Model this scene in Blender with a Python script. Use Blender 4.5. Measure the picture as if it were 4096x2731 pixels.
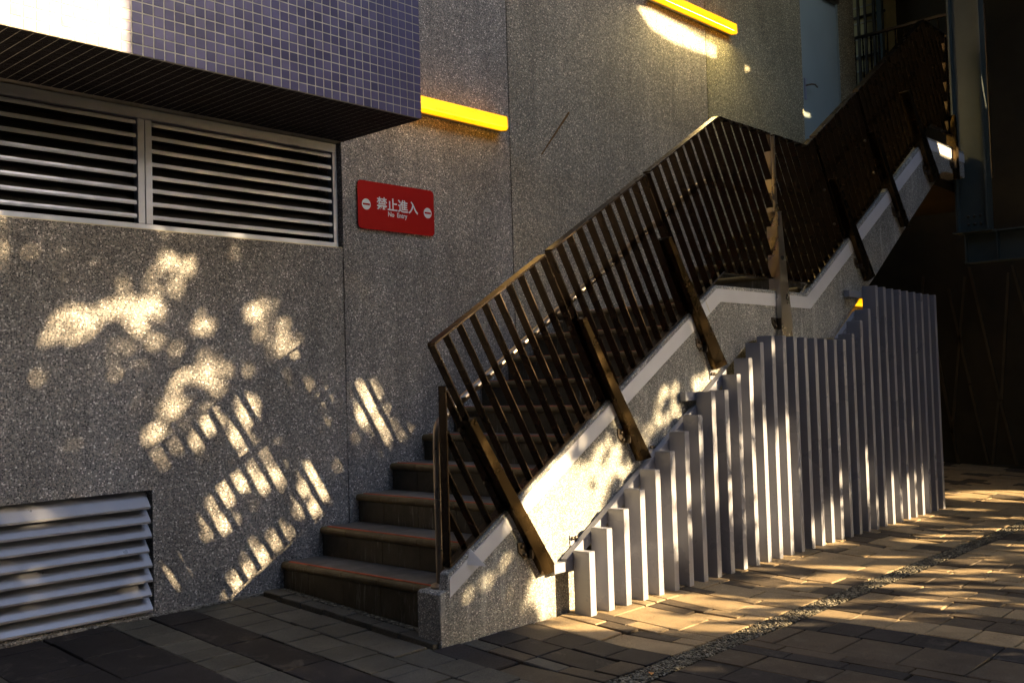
import bpy, bmesh, math, random
import numpy as np
from mathutils import Matrix, Vector

for o in list(bpy.data.objects):
    bpy.data.objects.remove(o)
scene = bpy.context.scene
C = scene.collection
R = math.radians
random.seed(7)

# ------------------------------------------------------------------ camera
CAM = (-2.0935, -4.9534, 1.1492)
YAW, PITCH, ROLL = 0.8243, 0.0381, -0.0297
cd = bpy.data.cameras.new('camera')
cd.sensor_width = 36.0
cd.lens = 36.0 * 4077.45 / 4096.0
cd.clip_start = 0.05
cd.clip_end = 500
cam = bpy.data.objects.new('camera', cd)
C.objects.link(cam)
fw = Vector((math.sin(YAW) * math.cos(PITCH), math.cos(YAW) * math.cos(PITCH), math.sin(PITCH)))
r0 = Vector((math.cos(YAW), -math.sin(YAW), 0))
u0 = r0.cross(fw)
rr = r0 * math.cos(ROLL) + u0 * math.sin(ROLL)
uu = -r0 * math.sin(ROLL) + u0 * math.cos(ROLL)
mw = Matrix((rr, uu, -fw)).transposed().to_4x4()
mw.translation = Vector(CAM)
cam.matrix_world = mw
scene.camera = cam

# ------------------------------------------------------------------ sky and sun
SX, SZ = 0.58, 0.40                      # sun: per metre towards -Y it moves SX in X and SZ in Z
SUN = Vector((SX, -1.0, SZ)).normalized()
w = bpy.data.worlds.new('World')
scene.world = w
w.use_nodes = True
wn = w.node_tree
sky = wn.nodes.new('ShaderNodeTexSky')
sky.sky_type = 'NISHITA'
sky.sun_disc = False
sky.sun_elevation = math.asin(SUN.z)
sky.sun_rotation = math.atan2(SUN.x, SUN.y)
sky.air_density = 1.0
sky.dust_density = 2.0
bg = wn.nodes['Background']
bg.inputs['Strength'].default_value = 0.12
wn.links.new(sky.outputs[0], bg.inputs['Color'])
sl = bpy.data.lights.new('sun', 'SUN')
sl.energy = 5.0
sl.angle = R(0.55)
sl.color = (1.0, 0.74, 0.41)
so = bpy.data.objects.new('sun', sl)
so.rotation_euler = SUN.to_track_quat('Z', 'Y').to_euler()
so.location = (6, -12, 8)
C.objects.link(so)
scene.view_settings.view_transform = 'Standard'
scene.view_settings.look = 'None'
scene.view_settings.exposure = 2.6
scene.view_settings.gamma = 1.0
scene.view_settings.use_curve_mapping = False

# ------------------------------------------------------------------ materials
def nmat(name):
    m = bpy.data.materials.new(name)
    m.use_nodes = True
    nt = m.node_tree
    b = nt.nodes['Principled BSDF']
    return m, nt, b

def N(nt, t, **kw):
    n = nt.nodes.new(t)
    for k, v in kw.items():
        setattr(n, k, v)
    return n

def ramp(nt, fac, stops, interp='LINEAR'):
    r = N(nt, 'ShaderNodeValToRGB')
    r.color_ramp.interpolation = interp
    el = r.color_ramp.elements
    while len(el) < len(stops):
        el.new(0.5)
    for e, (p, c) in zip(el, stops):
        e.position = p
        e.color = (c[0], c[1], c[2], 1) if not isinstance(c, (int, float)) else (c, c, c, 1)
    nt.links.new(fac, r.inputs[0])
    return r.outputs[0]

def noise(nt, vec, scale, detail=4, rough=0.55, dist=0.0):
    n = N(nt, 'ShaderNodeTexNoise')
    n.inputs['Scale'].default_value = scale
    n.inputs['Detail'].default_value = detail
    n.inputs['Roughness'].default_value = rough
    n.inputs['Distortion'].default_value = dist
    if vec is not None:
        nt.links.new(vec, n.inputs['Vector'])
    return n.outputs[0]

def mixc(nt, fac, a, b, mode='MIX'):
    m = N(nt, 'ShaderNodeMix', data_type='RGBA', blend_type=mode)
    for s, v in ((m.inputs[0], fac), (m.inputs[6], a), (m.inputs[7], b)):
        if isinstance(v, bpy.types.NodeSocket):
            nt.links.new(v, s)
        elif isinstance(v, (int, float)):
            s.default_value = v
        else:
            s.default_value = (v[0], v[1], v[2], 1)
    return m.outputs[2]

def math_(nt, op, a, b=None):
    m = N(nt, 'ShaderNodeMath', operation=op)
    for s, v in ((m.inputs[0], a), (m.inputs[1], b)):
        if v is None:
            continue
        if isinstance(v, bpy.types.NodeSocket):
            nt.links.new(v, s)
        else:
            s.default_value = v
    return m.outputs[0]

def pos(nt, sc=None):
    g = N(nt, 'ShaderNodeNewGeometry')
    if sc is None:
        return g.outputs['Position']
    m = N(nt, 'ShaderNodeMapping')
    m.inputs['Scale'].default_value = sc
    nt.links.new(g.outputs['Position'], m.inputs[0])
    return m.outputs[0]

def bump(nt, b, h, strength, dist):
    bn = N(nt, 'ShaderNodeBump')
    bn.inputs['Strength'].default_value = strength
    bn.inputs['Distance'].default_value = dist
    nt.links.new(h, bn.inputs['Height'])
    nt.links.new(bn.outputs[0], b.inputs['Normal'])

def simple(name, col, rough=0.5, metal=0.0, var=0.2, scale=8.0, objvar=0.0, bs=0.0, bscale=200.0, spec=0.5, rvar=0.0):
    m, nt, b = nmat(name)
    p = pos(nt)
    f = noise(nt, p, scale, 6, 0.6)
    lo = tuple(c * (1 - var) for c in col)
    hi = tuple(min(1, c * (1 + var)) for c in col)
    cc = ramp(nt, f, ((0.3, lo), (0.7, hi)))
    if objvar:
        oi = N(nt, 'ShaderNodeObjectInfo')
        v = ramp(nt, oi.outputs['Random'], ((0, 1 - objvar), (1, 1 + objvar)))
        cc = mixc(nt, 1.0, cc, v, 'MULTIPLY')
    nt.links.new(cc, b.inputs['Base Color'])
    b.inputs['Roughness'].default_value = rough
    if rvar:
        rv = ramp(nt, noise(nt, p, scale * 2.3, 5), ((0.3, max(0.02, rough - rvar)), (0.7, min(1, rough + rvar))))
        nt.links.new(rv, b.inputs['Roughness'])
    b.inputs['Metallic'].default_value = metal
    b.inputs['Specular IOR Level'].default_value = spec
    if bs:
        bump(nt, b, noise(nt, p, bscale, 3), bs, 0.003)
    return m

def pebble(name, scale, dark=1.0, streaks=0.0, tint=(1, 1, 1)):
    """washed-pebble render: rounded stones of mixed colour set in grey cement"""
    m, nt, b = nmat(name)
    p = pos(nt)
    vo = N(nt, 'ShaderNodeTexVoronoi', feature='F1')
    vo.inputs['Scale'].default_value = scale
    nt.links.new(p, vo.inputs['Vector'])
    ve = N(nt, 'ShaderNodeTexVoronoi', feature='DISTANCE_TO_EDGE')
    ve.inputs['Scale'].default_value = scale
    nt.links.new(p, ve.inputs['Vector'])
    sp = N(nt, 'ShaderNodeSeparateColor')
    nt.links.new(vo.outputs['Color'], sp.inputs[0])
    st = ramp(nt, sp.outputs[0], ((0.0, (0.03, 0.03, 0.033)), (0.22, (0.075, 0.076, 0.08)), (0.42, (0.16, 0.15, 0.14)),
                                  (0.60, (0.27, 0.235, 0.20)), (0.74, (0.11, 0.115, 0.12)), (0.84, (0.40, 0.375, 0.345)), (0.93, (0.62, 0.60, 0.57))), 'CONSTANT')
    cem = mixc(nt, noise(nt, p, 2.2, 5), (0.20, 0.19, 0.185), (0.30, 0.285, 0.27))
    edge = ramp(nt, ve.outputs['Distance'], ((0.05, 0.0), (0.14, 1.0)))
    col = mixc(nt, edge, cem, st)
    # weathering: broad stains plus vertical runs
    big = ramp(nt, noise(nt, p, 0.9, 6, 0.6, 0.4), ((0.3, 0.68), (0.7, 1.15)))
    col = mixc(nt, 1.0, col, big, 'MULTIPLY')
    runs = ramp(nt, noise(nt, pos(nt, (5.0, 5.0, 0.35)), 1.6, 5, 0.6), ((0.35, 0.84), (0.6, 1.03)))
    col = mixc(nt, 1.0, col, runs, 'MULTIPLY')
    if streaks:
        sf = ramp(nt, noise(nt, pos(nt, (9.0, 9.0, 0.8)), 1.5, 6, 0.65), ((0.56, 0.0), (0.70, streaks)))
        col = mixc(nt, sf, col, (0.62, 0.60, 0.58))
    col = mixc(nt, 1.0, col, tuple(dark * t for t in tint), 'MULTIPLY')
    nt.links.new(col, b.inputs['Base Color'])
    b.inputs['Roughness'].default_value = 0.62
    b.inputs['Specular IOR Level'].default_value = 0.35
    h = ramp(nt, ve.outputs['Distance'], ((0.0, 0.0), (0.3, 1.0)))
    bump(nt, b, h, 0.75, 0.004)
    return m

def steel(name, col, rough, scr=1.0):
    m, nt, b = nmat(name)
    p = pos(nt)
    f = noise(nt, p, 2.0, 3, 0.5)
    cc = ramp(nt, f, ((0.25, tuple(c * 0.85 for c in col)), (0.5, col), (0.78, tuple(min(1, c * 1.12) for c in col))))
    spots = ramp(nt, noise(nt, p, 90, 2, 0.5), ((0.22, 0.5), (0.26, 1.0)))
    cc = mixc(nt, 1.0, cc, spots, 'MULTIPLY')
    nt.links.new(cc, b.inputs['Base Color'])
    b.inputs['Metallic'].default_value = 1.0
    rv = ramp(nt, noise(nt, p, 7, 3), ((0.3, rough * 0.85), (0.7, min(1, rough * 1.2))))
    nt.links.new(rv, b.inputs['Roughness'])
    bump(nt, b, noise(nt, pos(nt, (1, 1, 1)), 340, 2), 0.05 * scr, 0.001)
    return m

M = {}
M['wall'] = pebble('washed_pebble_wall', 128.0, 1.95, 0.0, (0.985, 0.985, 1.0))
M['wall_warm_glow'] = pebble('washed_pebble_wall_warm_glow', 128.0, 1.95, 0.0, (1.03, 1.0, 0.90))  # wall pebble tinted warmer, yellow glow put into the colour
M['wall_olive_glow'] = pebble('washed_pebble_wall_olive_glow', 128.0, 1.95, 0.0, (1.06, 1.04, 0.74))  # same pebble tinted olive, yellow light put into the colour
M['stringer'] = pebble('washed_pebble_stringer', 190.0, 2.1, 0.35, (0.97, 1.0, 0.97))
M['tile'] = None
M['joint'] = simple('rubber_joint', (0.012, 0.012, 0.016), 0.8, var=0.3)
M['alu'] = simple('anodised_aluminium', (0.38, 0.42, 0.54), 0.38, 0.35, 0.10, 3.0, 0.04, 0.05, 400, rvar=0.08)
M['alu_low'] = simple('aluminium_blade', (0.27, 0.28, 0.325), 0.36, 0.45, 0.16, 2.0, 0.05, 0.05, 400, rvar=0.1)
M['alu_shade'] = simple('shaded_louvre_blade', (0.05, 0.048, 0.045), 0.6, 0.2, 0.3, 12)  # blades coloured darker than the lips, underside shade put into the colour
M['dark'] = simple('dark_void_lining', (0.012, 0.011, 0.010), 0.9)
M['slat'] = simple('light_grey_powder_coat', (0.25, 0.258, 0.305), 0.30, 0.0, 0.05, 1.5, 0.03, 0.05, 600, rvar=0.05)
M['rail'] = steel('brown_stainless', (0.07, 0.050, 0.033), 0.27)
M['tube'] = steel('polished_stainless', (0.40, 0.33, 0.26), 0.30)
M['post'] = steel('tarnished_stainless_post', (0.080, 0.052, 0.023), 0.27)
M['post_sky_lit'] = steel('sky_lit_stainless_post', (0.42, 0.40, 0.38), 0.28)  # paler copy of the post steel, sky reflection put into the colour
M['bolt'] = steel('dark_bolt_steel', (0.16, 0.13, 0.10), 0.4)
M['band'] = simple('white_painted_trim', (0.66, 0.66, 0.70), 0.45, 0, 0.06, 3, 0, 0.05, 300)
M['red'] = simple('red_sign_enamel', (0.40, 0.002, 0.002), 0.6, 0, 0.06, 6, spec=0.15)
M['white'] = simple('white_sign_print', (0.74, 0.76, 0.82), 0.5, 0, 0.03)
M['strip'] = simple('red_anti_slip_strip', (0.50, 0.085, 0.030), 0.7, 0, 0.35, 14, 0, 0.3, 500)
M['grey_door'] = simple('blue_grey_door_paint', (0.38, 0.48, 0.49), 0.45, 0, 0.06, 1.5)
M['lampbody'] = simple('cream_lamp_housing', (0.55, 0.50, 0.34), 0.5)
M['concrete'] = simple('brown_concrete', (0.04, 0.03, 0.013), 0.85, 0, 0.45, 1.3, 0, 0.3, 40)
M['batten'] = simple('wall_batten', (0.07, 0.05, 0.025), 0.6, 0, 0.3, 4)
M['pane'] = simple('ochre_window_panel', (0.50, 0.40, 0.17), 0.6, 0, 0.3, 3)
M['girder'] = simple('painted_girder', (0.06, 0.078, 0.074), 0.42, 0, 0.22, 1.6, 0, 0.08, 120)
M['mortar'] = simple('mortar_bed', (0.055, 0.05, 0.045), 0.95, 0, 0.4, 12, 0, 0.6, 160)
M['mortar_pale'] = simple('pale_mortar', (0.30, 0.28, 0.25), 0.95, 0, 0.5, 30)
M['bark'] = simple('bark', (0.07, 0.05, 0.035), 0.9, 0, 0.4, 10, 0, 0.8, 60)
M['far'] = simple('dark_grey_screen_face', (0.10, 0.095, 0.09), 0.8, 0, 0.2, 1.0)
M['blocker_face'] = simple('dark_blocker_face', (0.022, 0.022, 0.024), 0.6, 0, 0.2, 1.0, spec=0.2)  # near black so the added blocks bounce little sunlight
M['soil'] = simple('earth', (0.06, 0.05, 0.04), 0.95, 0, 0.4, 3)

def tile_mat():
    m, nt, b = nmat('purple_glazed_tile')
    oi = N(nt, 'ShaderNodeObjectInfo')
    p = pos(nt)
    c = ramp(nt, oi.outputs['Random'], ((0, (0.070, 0.064, 0.145)), (0.5, (0.105, 0.096, 0.20)), (1, (0.15, 0.132, 0.245))))
    c = mixc(nt, 1.0, c, ramp(nt, noise(nt, p, 6, 5), ((0.3, 0.8), (0.7, 1.15))), 'MULTIPLY')
    nt.links.new(c, b.inputs['Base Color'])
    b.inputs['Specular IOR Level'].default_value = 0.2
    nt.links.new(ramp(nt, noise(nt, p, 30, 3), ((0.3, 0.36), (0.7, 0.47))), b.inputs['Roughness'])
    bump(nt, b, noise(nt, p, 45, 2), 0.08, 0.004)
    return m
M['tile'] = tile_mat()
M['soffit_tile'] = simple('shade_dark_soffit_tile', (0.030, 0.026, 0.030), 0.7, 0, 0.3, 10, spec=0.1)  # darker copy of the overhang tile, soffit shade put into the colour
M['grout'] = simple('pale_grout', (0.52, 0.48, 0.40), 0.9, 0, 0.25, 20)

def step_mat(name, a, b_, dep):
    m, nt, b = nmat(name)
    p = pos(nt)
    c = ramp(nt, noise(nt, p, 9, 6, 0.65), ((0.3, a), (0.72, b_)))
    oi = N(nt, 'ShaderNodeObjectInfo')
    c = mixc(nt, 1.0, c, ramp(nt, oi.outputs['Random'], ((0, 0.78), (1, 1.25))), 'MULTIPLY')
    runs = ramp(nt, noise(nt, pos(nt, (30, 30, 3)), 2.2, 6, 0.7), ((0.54, 0.0), (0.66, dep)))
    patch = ramp(nt, noise(nt, p, 2.6, 3), ((0.46, 0.0), (0.56, 1.0)))
    c = mixc(nt, math_(nt, 'MULTIPLY', runs, patch), c, (0.26, 0.24, 0.21))
    sp = ramp(nt, noise(nt, p, 260, 2), ((0.66, 0.0), (0.72, 0.5)))
    c = mixc(nt, sp, c, (0.22, 0.19, 0.13))
    nt.links.new(c, b.inputs['Base Color'])
    b.inputs['Roughness'].default_value = 0.5
    bump(nt, b, noise(nt, p, 220, 3), 0.25, 0.002)
    return m
M['riser'] = step_mat('dark_riser_tile', (0.032, 0.027, 0.017), (0.078, 0.066, 0.045), 0.9)
M['nosing'] = step_mat('olive_nosing_tile', (0.085, 0.060, 0.022), (0.17, 0.125, 0.058), 0.5)
M['tread'] = step_mat('grey_tread_tile', (0.08, 0.076, 0.074), (0.19, 0.178, 0.17), 0.5)

def paver_mat(name, a, b_, dust):
    m, nt, b = nmat(name)
    p = pos(nt)
    c = ramp(nt, noise(nt, p, 5, 7, 0.62), ((0.3, a), (0.72, b_)))
    oi = N(nt, 'ShaderNodeObjectInfo')
    c = mixc(nt, 1.0, c, ramp(nt, oi.outputs['Random'], ((0, 0.84), (1, 1.18))), 'MULTIPLY')
    sp = ramp(nt, noise(nt, p, 300, 2), ((0.36, 0.55), (0.5, 1.0), (0.66, 1.5)))
    c = mixc(nt, 1.0, c, sp, 'MULTIPLY')
    du = ramp(nt, noise(nt, p, 7.5, 8, 0.72, 0.6), ((0.56, 0.0), (0.70, dust)))
    c = mixc(nt, du, c, (0.22, 0.19, 0.15))
    nt.links.new(c, b.inputs['Base Color'])
    b.inputs['Roughness'].default_value = 0.72
    b.inputs['Specular IOR Level'].default_value = 0.3
    bump(nt, b, noise(nt, p, 240, 4, 0.75), 0.9, 0.004)
    return m
M['paver_light'] = paver_mat('grey_sand_paver', (0.066, 0.061, 0.050), (0.118, 0.108, 0.088), 0.3)
M['paver_sand'] = paver_mat('buff_paver', (0.23, 0.165, 0.092), (0.38, 0.28, 0.160), 0.3)
M['paver_brown'] = paver_mat('brown_paver', (0.055, 0.041, 0.028), (0.105, 0.078, 0.052), 0.3)
M['paver_dark'] = paver_mat('charcoal_paver', (0.014, 0.012, 0.013), (0.034, 0.029, 0.029), 0.3)

def gravel_mat():
    m, nt, b = nmat('gravel_stone')
    p = pos(nt)
    vo = N(nt, 'ShaderNodeTexVoronoi')
    vo.inputs['Scale'].default_value = 70
    nt.links.new(p, vo.inputs['Vector'])
    sp = N(nt, 'ShaderNodeSeparateColor')
    nt.links.new(vo.outputs['Color'], sp.inputs[0])
    c = ramp(nt, sp.outputs[0], ((0, (0.035, 0.03, 0.02)), (0.4, (0.10, 0.085, 0.058)), (0.75, (0.18, 0.155, 0.108)), (1, (0.34, 0.30, 0.22))))
    nt.links.new(c, b.inputs['Base Color'])
    b.inputs['Roughness'].default_value = 0.8
    return m
M['gravel'] = gravel_mat()

def leaf_mat(name, a, b_):
    m, nt, b = nmat(name)
    p = pos(nt)
    c = ramp(nt, noise(nt, p, 3.5, 4), ((0.3, a), (0.7, b_)))
    nt.links.new(c, b.inputs['Base Color'])
    b.inputs['Roughness'].default_value = 0.5
    return m
M['leaf'] = leaf_mat('green_leaf', (0.035, 0.06, 0.018), (0.07, 0.11, 0.03))
M['dry_leaf'] = leaf_mat('dry_leaf', (0.45, 0.16, 0.02), (0.60, 0.26, 0.03))

def lamp_mat():
    m, nt, b = nmat('yellow_lamp_cover')
    p = pos(nt)
    c = ramp(nt, noise(nt, pos(nt, (1.5, 8, 8)), 1.8, 4), ((0.3, (1.0, 0.31, 0.0)), (0.7, (1.0, 0.42, 0.004))))
    b.inputs['Base Color'].default_value = (0.75, 0.45, 0.02, 1)
    b.inputs['Roughness'].default_value = 0.35
    nt.links.new(c, b.inputs['Emission Color'])
    b.inputs['Emission Strength'].default_value = 0.40
    bump(nt, b, noise(nt, p, 300, 1), 0.3, 0.002)
    return m
M['lamp'] = lamp_mat()

# ------------------------------------------------------------------ mesh helpers
def link(name, me, mat=None, parent=None):
    o = bpy.data.objects.new(name, me)
    C.objects.link(o)
    if mat is not None and me is not None and not me.materials:
        me.materials.append(M[mat])
    if parent is not None:
        o.parent = parent
    return o

def thing(name, label, cat, loc=(0, 0, 0), group=None):
    o = bpy.data.objects.new(name, None)
    o.empty_display_size = 0.1
    C.objects.link(o)
    o['label'] = label
    o['category'] = cat
    if group:
        o['group'] = group
    return o

def tag(o, label, cat, group=None):
    o['label'] = label
    o['category'] = cat
    if group:
        o['group'] = group
    return o

def struct(o):
    o['kind'] = 'structure'
    return o

def mesh(name, vs, fs):
    me = bpy.data.meshes.new(name)
    me.from_pydata([tuple(v) for v in vs], [], fs)
    me.update()
    return me

BOXF = [(0, 3, 2, 1), (4, 5, 6, 7), (0, 1, 5, 4), (1, 2, 6, 5), (2, 3, 7, 6), (3, 0, 4, 7)]
def boxv(a, b):
    (x0, y0, z0), (x1, y1, z1) = a, b
    return [(x0, y0, z0), (x1, y0, z0), (x1, y1, z0), (x0, y1, z0), (x0, y0, z1), (x1, y0, z1), (x1, y1, z1), (x0, y1, z1)]

def bevel(me, w, seg=1):
    bm = bmesh.new()
    bm.from_mesh(me)
    bmesh.ops.recalc_face_normals(bm, faces=bm.faces)
    bmesh.ops.bevel(bm, geom=list(bm.edges), offset=w, segments=seg, affect='EDGES', profile=0.5)
    bm.to_mesh(me)
    bm.free()
    me.update()
    return me

def box(name, a, b, mat, parent=None, bev=0.0, seg=1):
    a2 = tuple(min(p, q) for p, q in zip(a, b))
    b2 = tuple(max(p, q) for p, q in zip(a, b))
    me = mesh(name, boxv(a2, b2), BOXF)
    if bev:
        bevel(me, bev, seg)
    return link(name, me, mat, parent)

def prism(name, poly, y0, y1, mat, parent=None, bev=0.0):
    """polygon in (x, z) extruded along y"""
    n = len(poly)
    vs = [(x, y0, z) for x, z in poly] + [(x, y1, z) for x, z in poly]
    fs = [tuple(range(n)), tuple(range(2 * n - 1, n - 1, -1))]
    fs += [(i, (i + 1) % n + 0, (i + 1) % n + n, i + n) for i in range(n)]
    me = mesh(name, vs, fs)
    bm = bmesh.new()
    bm.from_mesh(me)
    bmesh.ops.recalc_face_normals(bm, faces=bm.faces)
    if bev:
        bmesh.ops.bevel(bm, geom=list(bm.edges), offset=bev, segments=1, affect='EDGES')
    bm.to_mesh(me)
    bm.free()
    return link(name, me, mat, parent)

def prism_x(name, poly, x0, x1, mat, parent=None):
    """polygon in (y, z) extruded along x"""
    n = len(poly)
    vs = [(x0, y, z) for y, z in poly] + [(x1, y, z) for y, z in poly]
    fs = [tuple(range(n)), tuple(range(2 * n - 1, n - 1, -1))]
    fs += [(i, (i + 1) % n, (i + 1) % n + n, i + n) for i in range(n)]
    me = mesh(name, vs, fs)
    bm = bmesh.new()
    bm.from_mesh(me)
    bmesh.ops.recalc_face_normals(bm, faces=bm.faces)
    bm.to_mesh(me)
    bm.free()
    return link(name, me, mat, parent)

def tube_mesh(name, pts, rad, seg=16, caps=True):
    pts = [Vector(p) for p in pts]
    vs, fs = [], []
    prev = None
    for i, p in enumerate(pts):
        t = ((pts[min(i + 1, len(pts) - 1)] - p).normalized() + (p - pts[max(i - 1, 0)]).normalized()).normalized()
        if prev is None:
            a = t.orthogonal().normalized()
        else:
            a = (prev - t * prev.dot(t)).normalized()
        prev = a
        b = t.cross(a)
        rd = rad[i] if isinstance(rad, (list, tuple)) else rad
        for k in range(seg):
            th = 2 * math.pi * k / seg
            vs.append(p + (a * math.cos(th) + b * math.sin(th)) * rd)
    for i in range(len(pts) - 1):
        for k in range(seg):
            fs.append((i * seg + k, i * seg + (k + 1) % seg, (i + 1) * seg + (k + 1) % seg, (i + 1) * seg + k))
    if caps:
        fs.append(tuple(range(seg - 1, -1, -1)))
        fs.append(tuple(range((len(pts) - 1) * seg, len(pts) * seg)))
    me = mesh(name, vs, fs)
    me.shade_smooth() if hasattr(me, 'shade_smooth') else None
    return me

def bar(name, p, q, tx, ty, mat, parent, me_cache={}):
    """square-cut flat bar between (x,z) points p and q: thickness tx in the slope plane, depth ty=(y0,y1)"""
    d = Vector((q[0] - p[0], q[1] - p[1]))
    L = d.length
    d /= L
    n = Vector((-d.y, d.x)) * (tx / 2)
    y0, y1 = ty
    P0, Q0 = Vector(p), Vector(q)
    c = [P0 - n, Q0 - n, Q0 + n, P0 + n]
    return prism(name, [(v.x, v.y) for v in c], y0, y1, mat, parent, 0.0012)

def wall_holes(name, x0, x1, z0, z1, holes, y, depth, mat, parent):
    """wall facing -Y with rectangular openings; reveals are built"""
    xs = sorted({x0, x1, *[h[0] for h in holes], *[h[1] for h in holes]})
    zs = sorted({z0, z1, *[h[2] for h in holes], *[h[3] for h in holes]})
    xs = [v for v in xs if x0 <= v <= x1]
    zs = [v for v in zs if z0 <= v <= z1]
    def solid(i, j):
        if i < 0 or j < 0 or i >= len(xs) - 1 or j >= len(zs) - 1:
            return False
        cx, cz = (xs[i] + xs[i + 1]) / 2, (zs[j] + zs[j + 1]) / 2
        return not any(h[0] < cx < h[1] and h[2] < cz < h[3] for h in holes)
    vs, fs = [], []
    def quad(*p):
        k = len(vs)
        vs.extend(p)
        fs.append((k, k + 1, k + 2, k + 3))
    yb = y + depth
    for i in range(len(xs) - 1):
        for j in range(len(zs) - 1):
            if not solid(i, j):
                continue
            a, b, c, d = xs[i], xs[i + 1], zs[j], zs[j + 1]
            quad((a, y, c), (b, y, c), (b, y, d), (a, y, d))
            quad((a, yb, d), (b, yb, d), (b, yb, c), (a, yb, c))
            if not solid(i - 1, j): quad((a, yb, c), (a, y, c), (a, y, d), (a, yb, d))
            if not solid(i + 1, j): quad((b, y, c), (b, yb, c), (b, yb, d), (b, y, d))
            if not solid(i, j - 1): quad((a, yb, c), (b, yb, c), (b, y, c), (a, y, c))
            if not solid(i, j + 1): quad((a, y, d), (b, y, d), (b, yb, d), (a, yb, d))
    me = mesh(name, vs, fs)
    bm = bmesh.new()
    bm.from_mesh(me)
    bmesh.ops.remove_doubles(bm, verts=bm.verts, dist=1e-5)
    bm.to_mesh(me)
    bm.free()
    return link(name, me, mat, parent)

def seen(x, y, z, margin=0.0):
    d = Vector((x, y, z)) - Vector(CAM)
    zz = d.dot(fw)
    if zz <= 0.1:
        return None
    px = 512 + 1019.36 * d.dot(rr) / zz
    py = 341 - 1019.36 * d.dot(uu) / zz
    if -margin <= px <= 1024 + margin and -margin <= py <= 682 + margin:
        return zz
    return None

# ------------------------------------------------------------------ setting: ground and pavement
def zg(y):
    return -0.05625 * max(min(-y, 2.0), 0.0)

g = struct(link('ground', mesh('ground', [(-80, -80, -0.30), (80, -80, -0.30), (80, 60, -0.30), (-80, 60, -0.30)], [(0, 1, 2, 3)]), 'soil'))
prof = [(0.2, 0.0), (0.0, 0.0), (-2.0, -0.1125), (-9.0, -0.1125)]
vs, fs = [], []
for i, (yy, zz) in enumerate(prof):
    vs += [(-9.0, yy, zz - 0.022), (13.0, yy, zz - 0.022)]
    if i:
        k = 2 * i
        fs.append((k - 2, k, k + 1, k - 1))
pavement = struct(link('pavement', mesh('pavement', vs, fs), 'mortar'))

rng = random.Random(11)
paver_cache = {}
def paver_mesh(wd, ln, mat):
    key = (round(wd, 2), round(ln, 2), mat, rng.randrange(3))
    if key not in paver_cache:
        me = mesh('paver', boxv((-wd / 2, -ln / 2, -0.05), (wd / 2, ln / 2, 0)), BOXF)
        bevel(me, 0.0055, 2)
        # slightly worn, uneven corners
        for v in me.vertices:
            v.co.x += rng.uniform(-0.0012, 0.0012)
            v.co.y += rng.uniform(-0.0012, 0.0012)
            v.co.z += rng.uniform(-0.0010, 0.0008)
        me.materials.append(M[mat])
        paver_cache[key] = me
    return paver_cache[key]

pav_vis, pav_rest = [], []
def lay(x0, x1, ya, yb, mat, lift=0.0):
    """one paver between course lines x0..x1 and cross joints ya > yb"""
    gp = 0.0075
    cx, cy = (x0 + x1) / 2, (ya + yb) / 2
    slope = 0.05625 if cy > -2.0 else 0.0
    z = zg(cy) + lift + rng.uniform(-0.0025, 0.0025)
    dist = seen(cx, cy, z, 40)
    rec = (x0, x1, ya, yb, mat, cx, cy, z, slope, gp)
    if dist is not None and dist < 9.5:
        pav_vis.append((dist, rec))
    else:
        pav_rest.append(rec)

def course(x0, x1, y0, y1, lens, mats, lift=0.0):
    y = y0
    i = 0
    while y > y1 + 0.03:
        L = lens[i % len(lens)]
        ny = max(y1, y - L)
        if ny - y1 < 0.05:
            ny = y1
        lay(x0, x1, y, ny, mats[i % len(mats)], lift)
        y = ny
        i += 1

SL, SR = -2.293, -2.432          # gravel strip edges
course(-2.2, -1.45, -0.01, SL, [0.35], ['paver_dark'])
course(-1.45, -0.76, -0.01, SL, [0.35], ['paver_dark', 'paver_light'])
course(-0.76, -0.41, -0.01, SL, [0.20], ['paver_light'])
course(-0.41, -0.07, -0.01, SL, [0.14, 0.35], ['paver_dark'])
course(-0.07, 0.25, -0.01, SL, [0.10, 0.33, 0.36, 0.42], ['paver_dark'])
course(0.25, 0.46, -0.01, SL, [0.14, 0.175, 0.175, 0.18], ['paver_light'])
course(0.46, 0.70, -0.01, SL, [0.22, 0.46, 0.50, 0.46], ['paver_dark'])
course(0.70, 0.92, -0.01, SL, [0.10, 0.18, 0.18, 0.185, 0.20, 0.22, 0.21, 0.2], ['paver_light'])
course(0.92, 1.125, -0.01, SL, [0.18, 0.20, 0.19, 0.18, 0.20, 0.21, 0.22, 0.21], ['paver_light'])
# raised kerb row along the first riser
course(1.135, 1.225, -0.02, -1.415, [0.17, 0.18, 0.20, 0.18, 0.205, 0.21, 0.25], ['paver_light'], 0.022)
course(1.10, 1.285, -1.43, SL, [0.39, 0.48], ['paver_dark', 'paver_brown'])
course(1.285, 1.39, -1.44, SL, [0.17, 0.22, 0.20, 0.3], ['paver_light', 'paver_brown'])
course(1.39, 1.585, -1.44, SL, [0.17, 0.22, 0.32, 0.2], ['paver_dark', 'paver_dark', 'paver_dark', 'paver_brown'])
course(1.585, 1.79, -1.44, SL, [0.24, 0.19, 0.19, 0.3], ['paver_brown', 'paver_dark', 'paver_dark', 'paver_dark'])
course(1.79, 1.985, -1.45, SL, [0.42, 0.45], ['paver_sand'])
course(1.985, 2.085, -1.45, SL, [0.25, 0.2, 0.25, 0.2], ['paver_sand', 'paver_brown', 'paver_brown'])
widths = [0.10, 0.20, 0.30, 0.20, 0.10, 0.21, 0.20, 0.30]
x = 2.085
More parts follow.
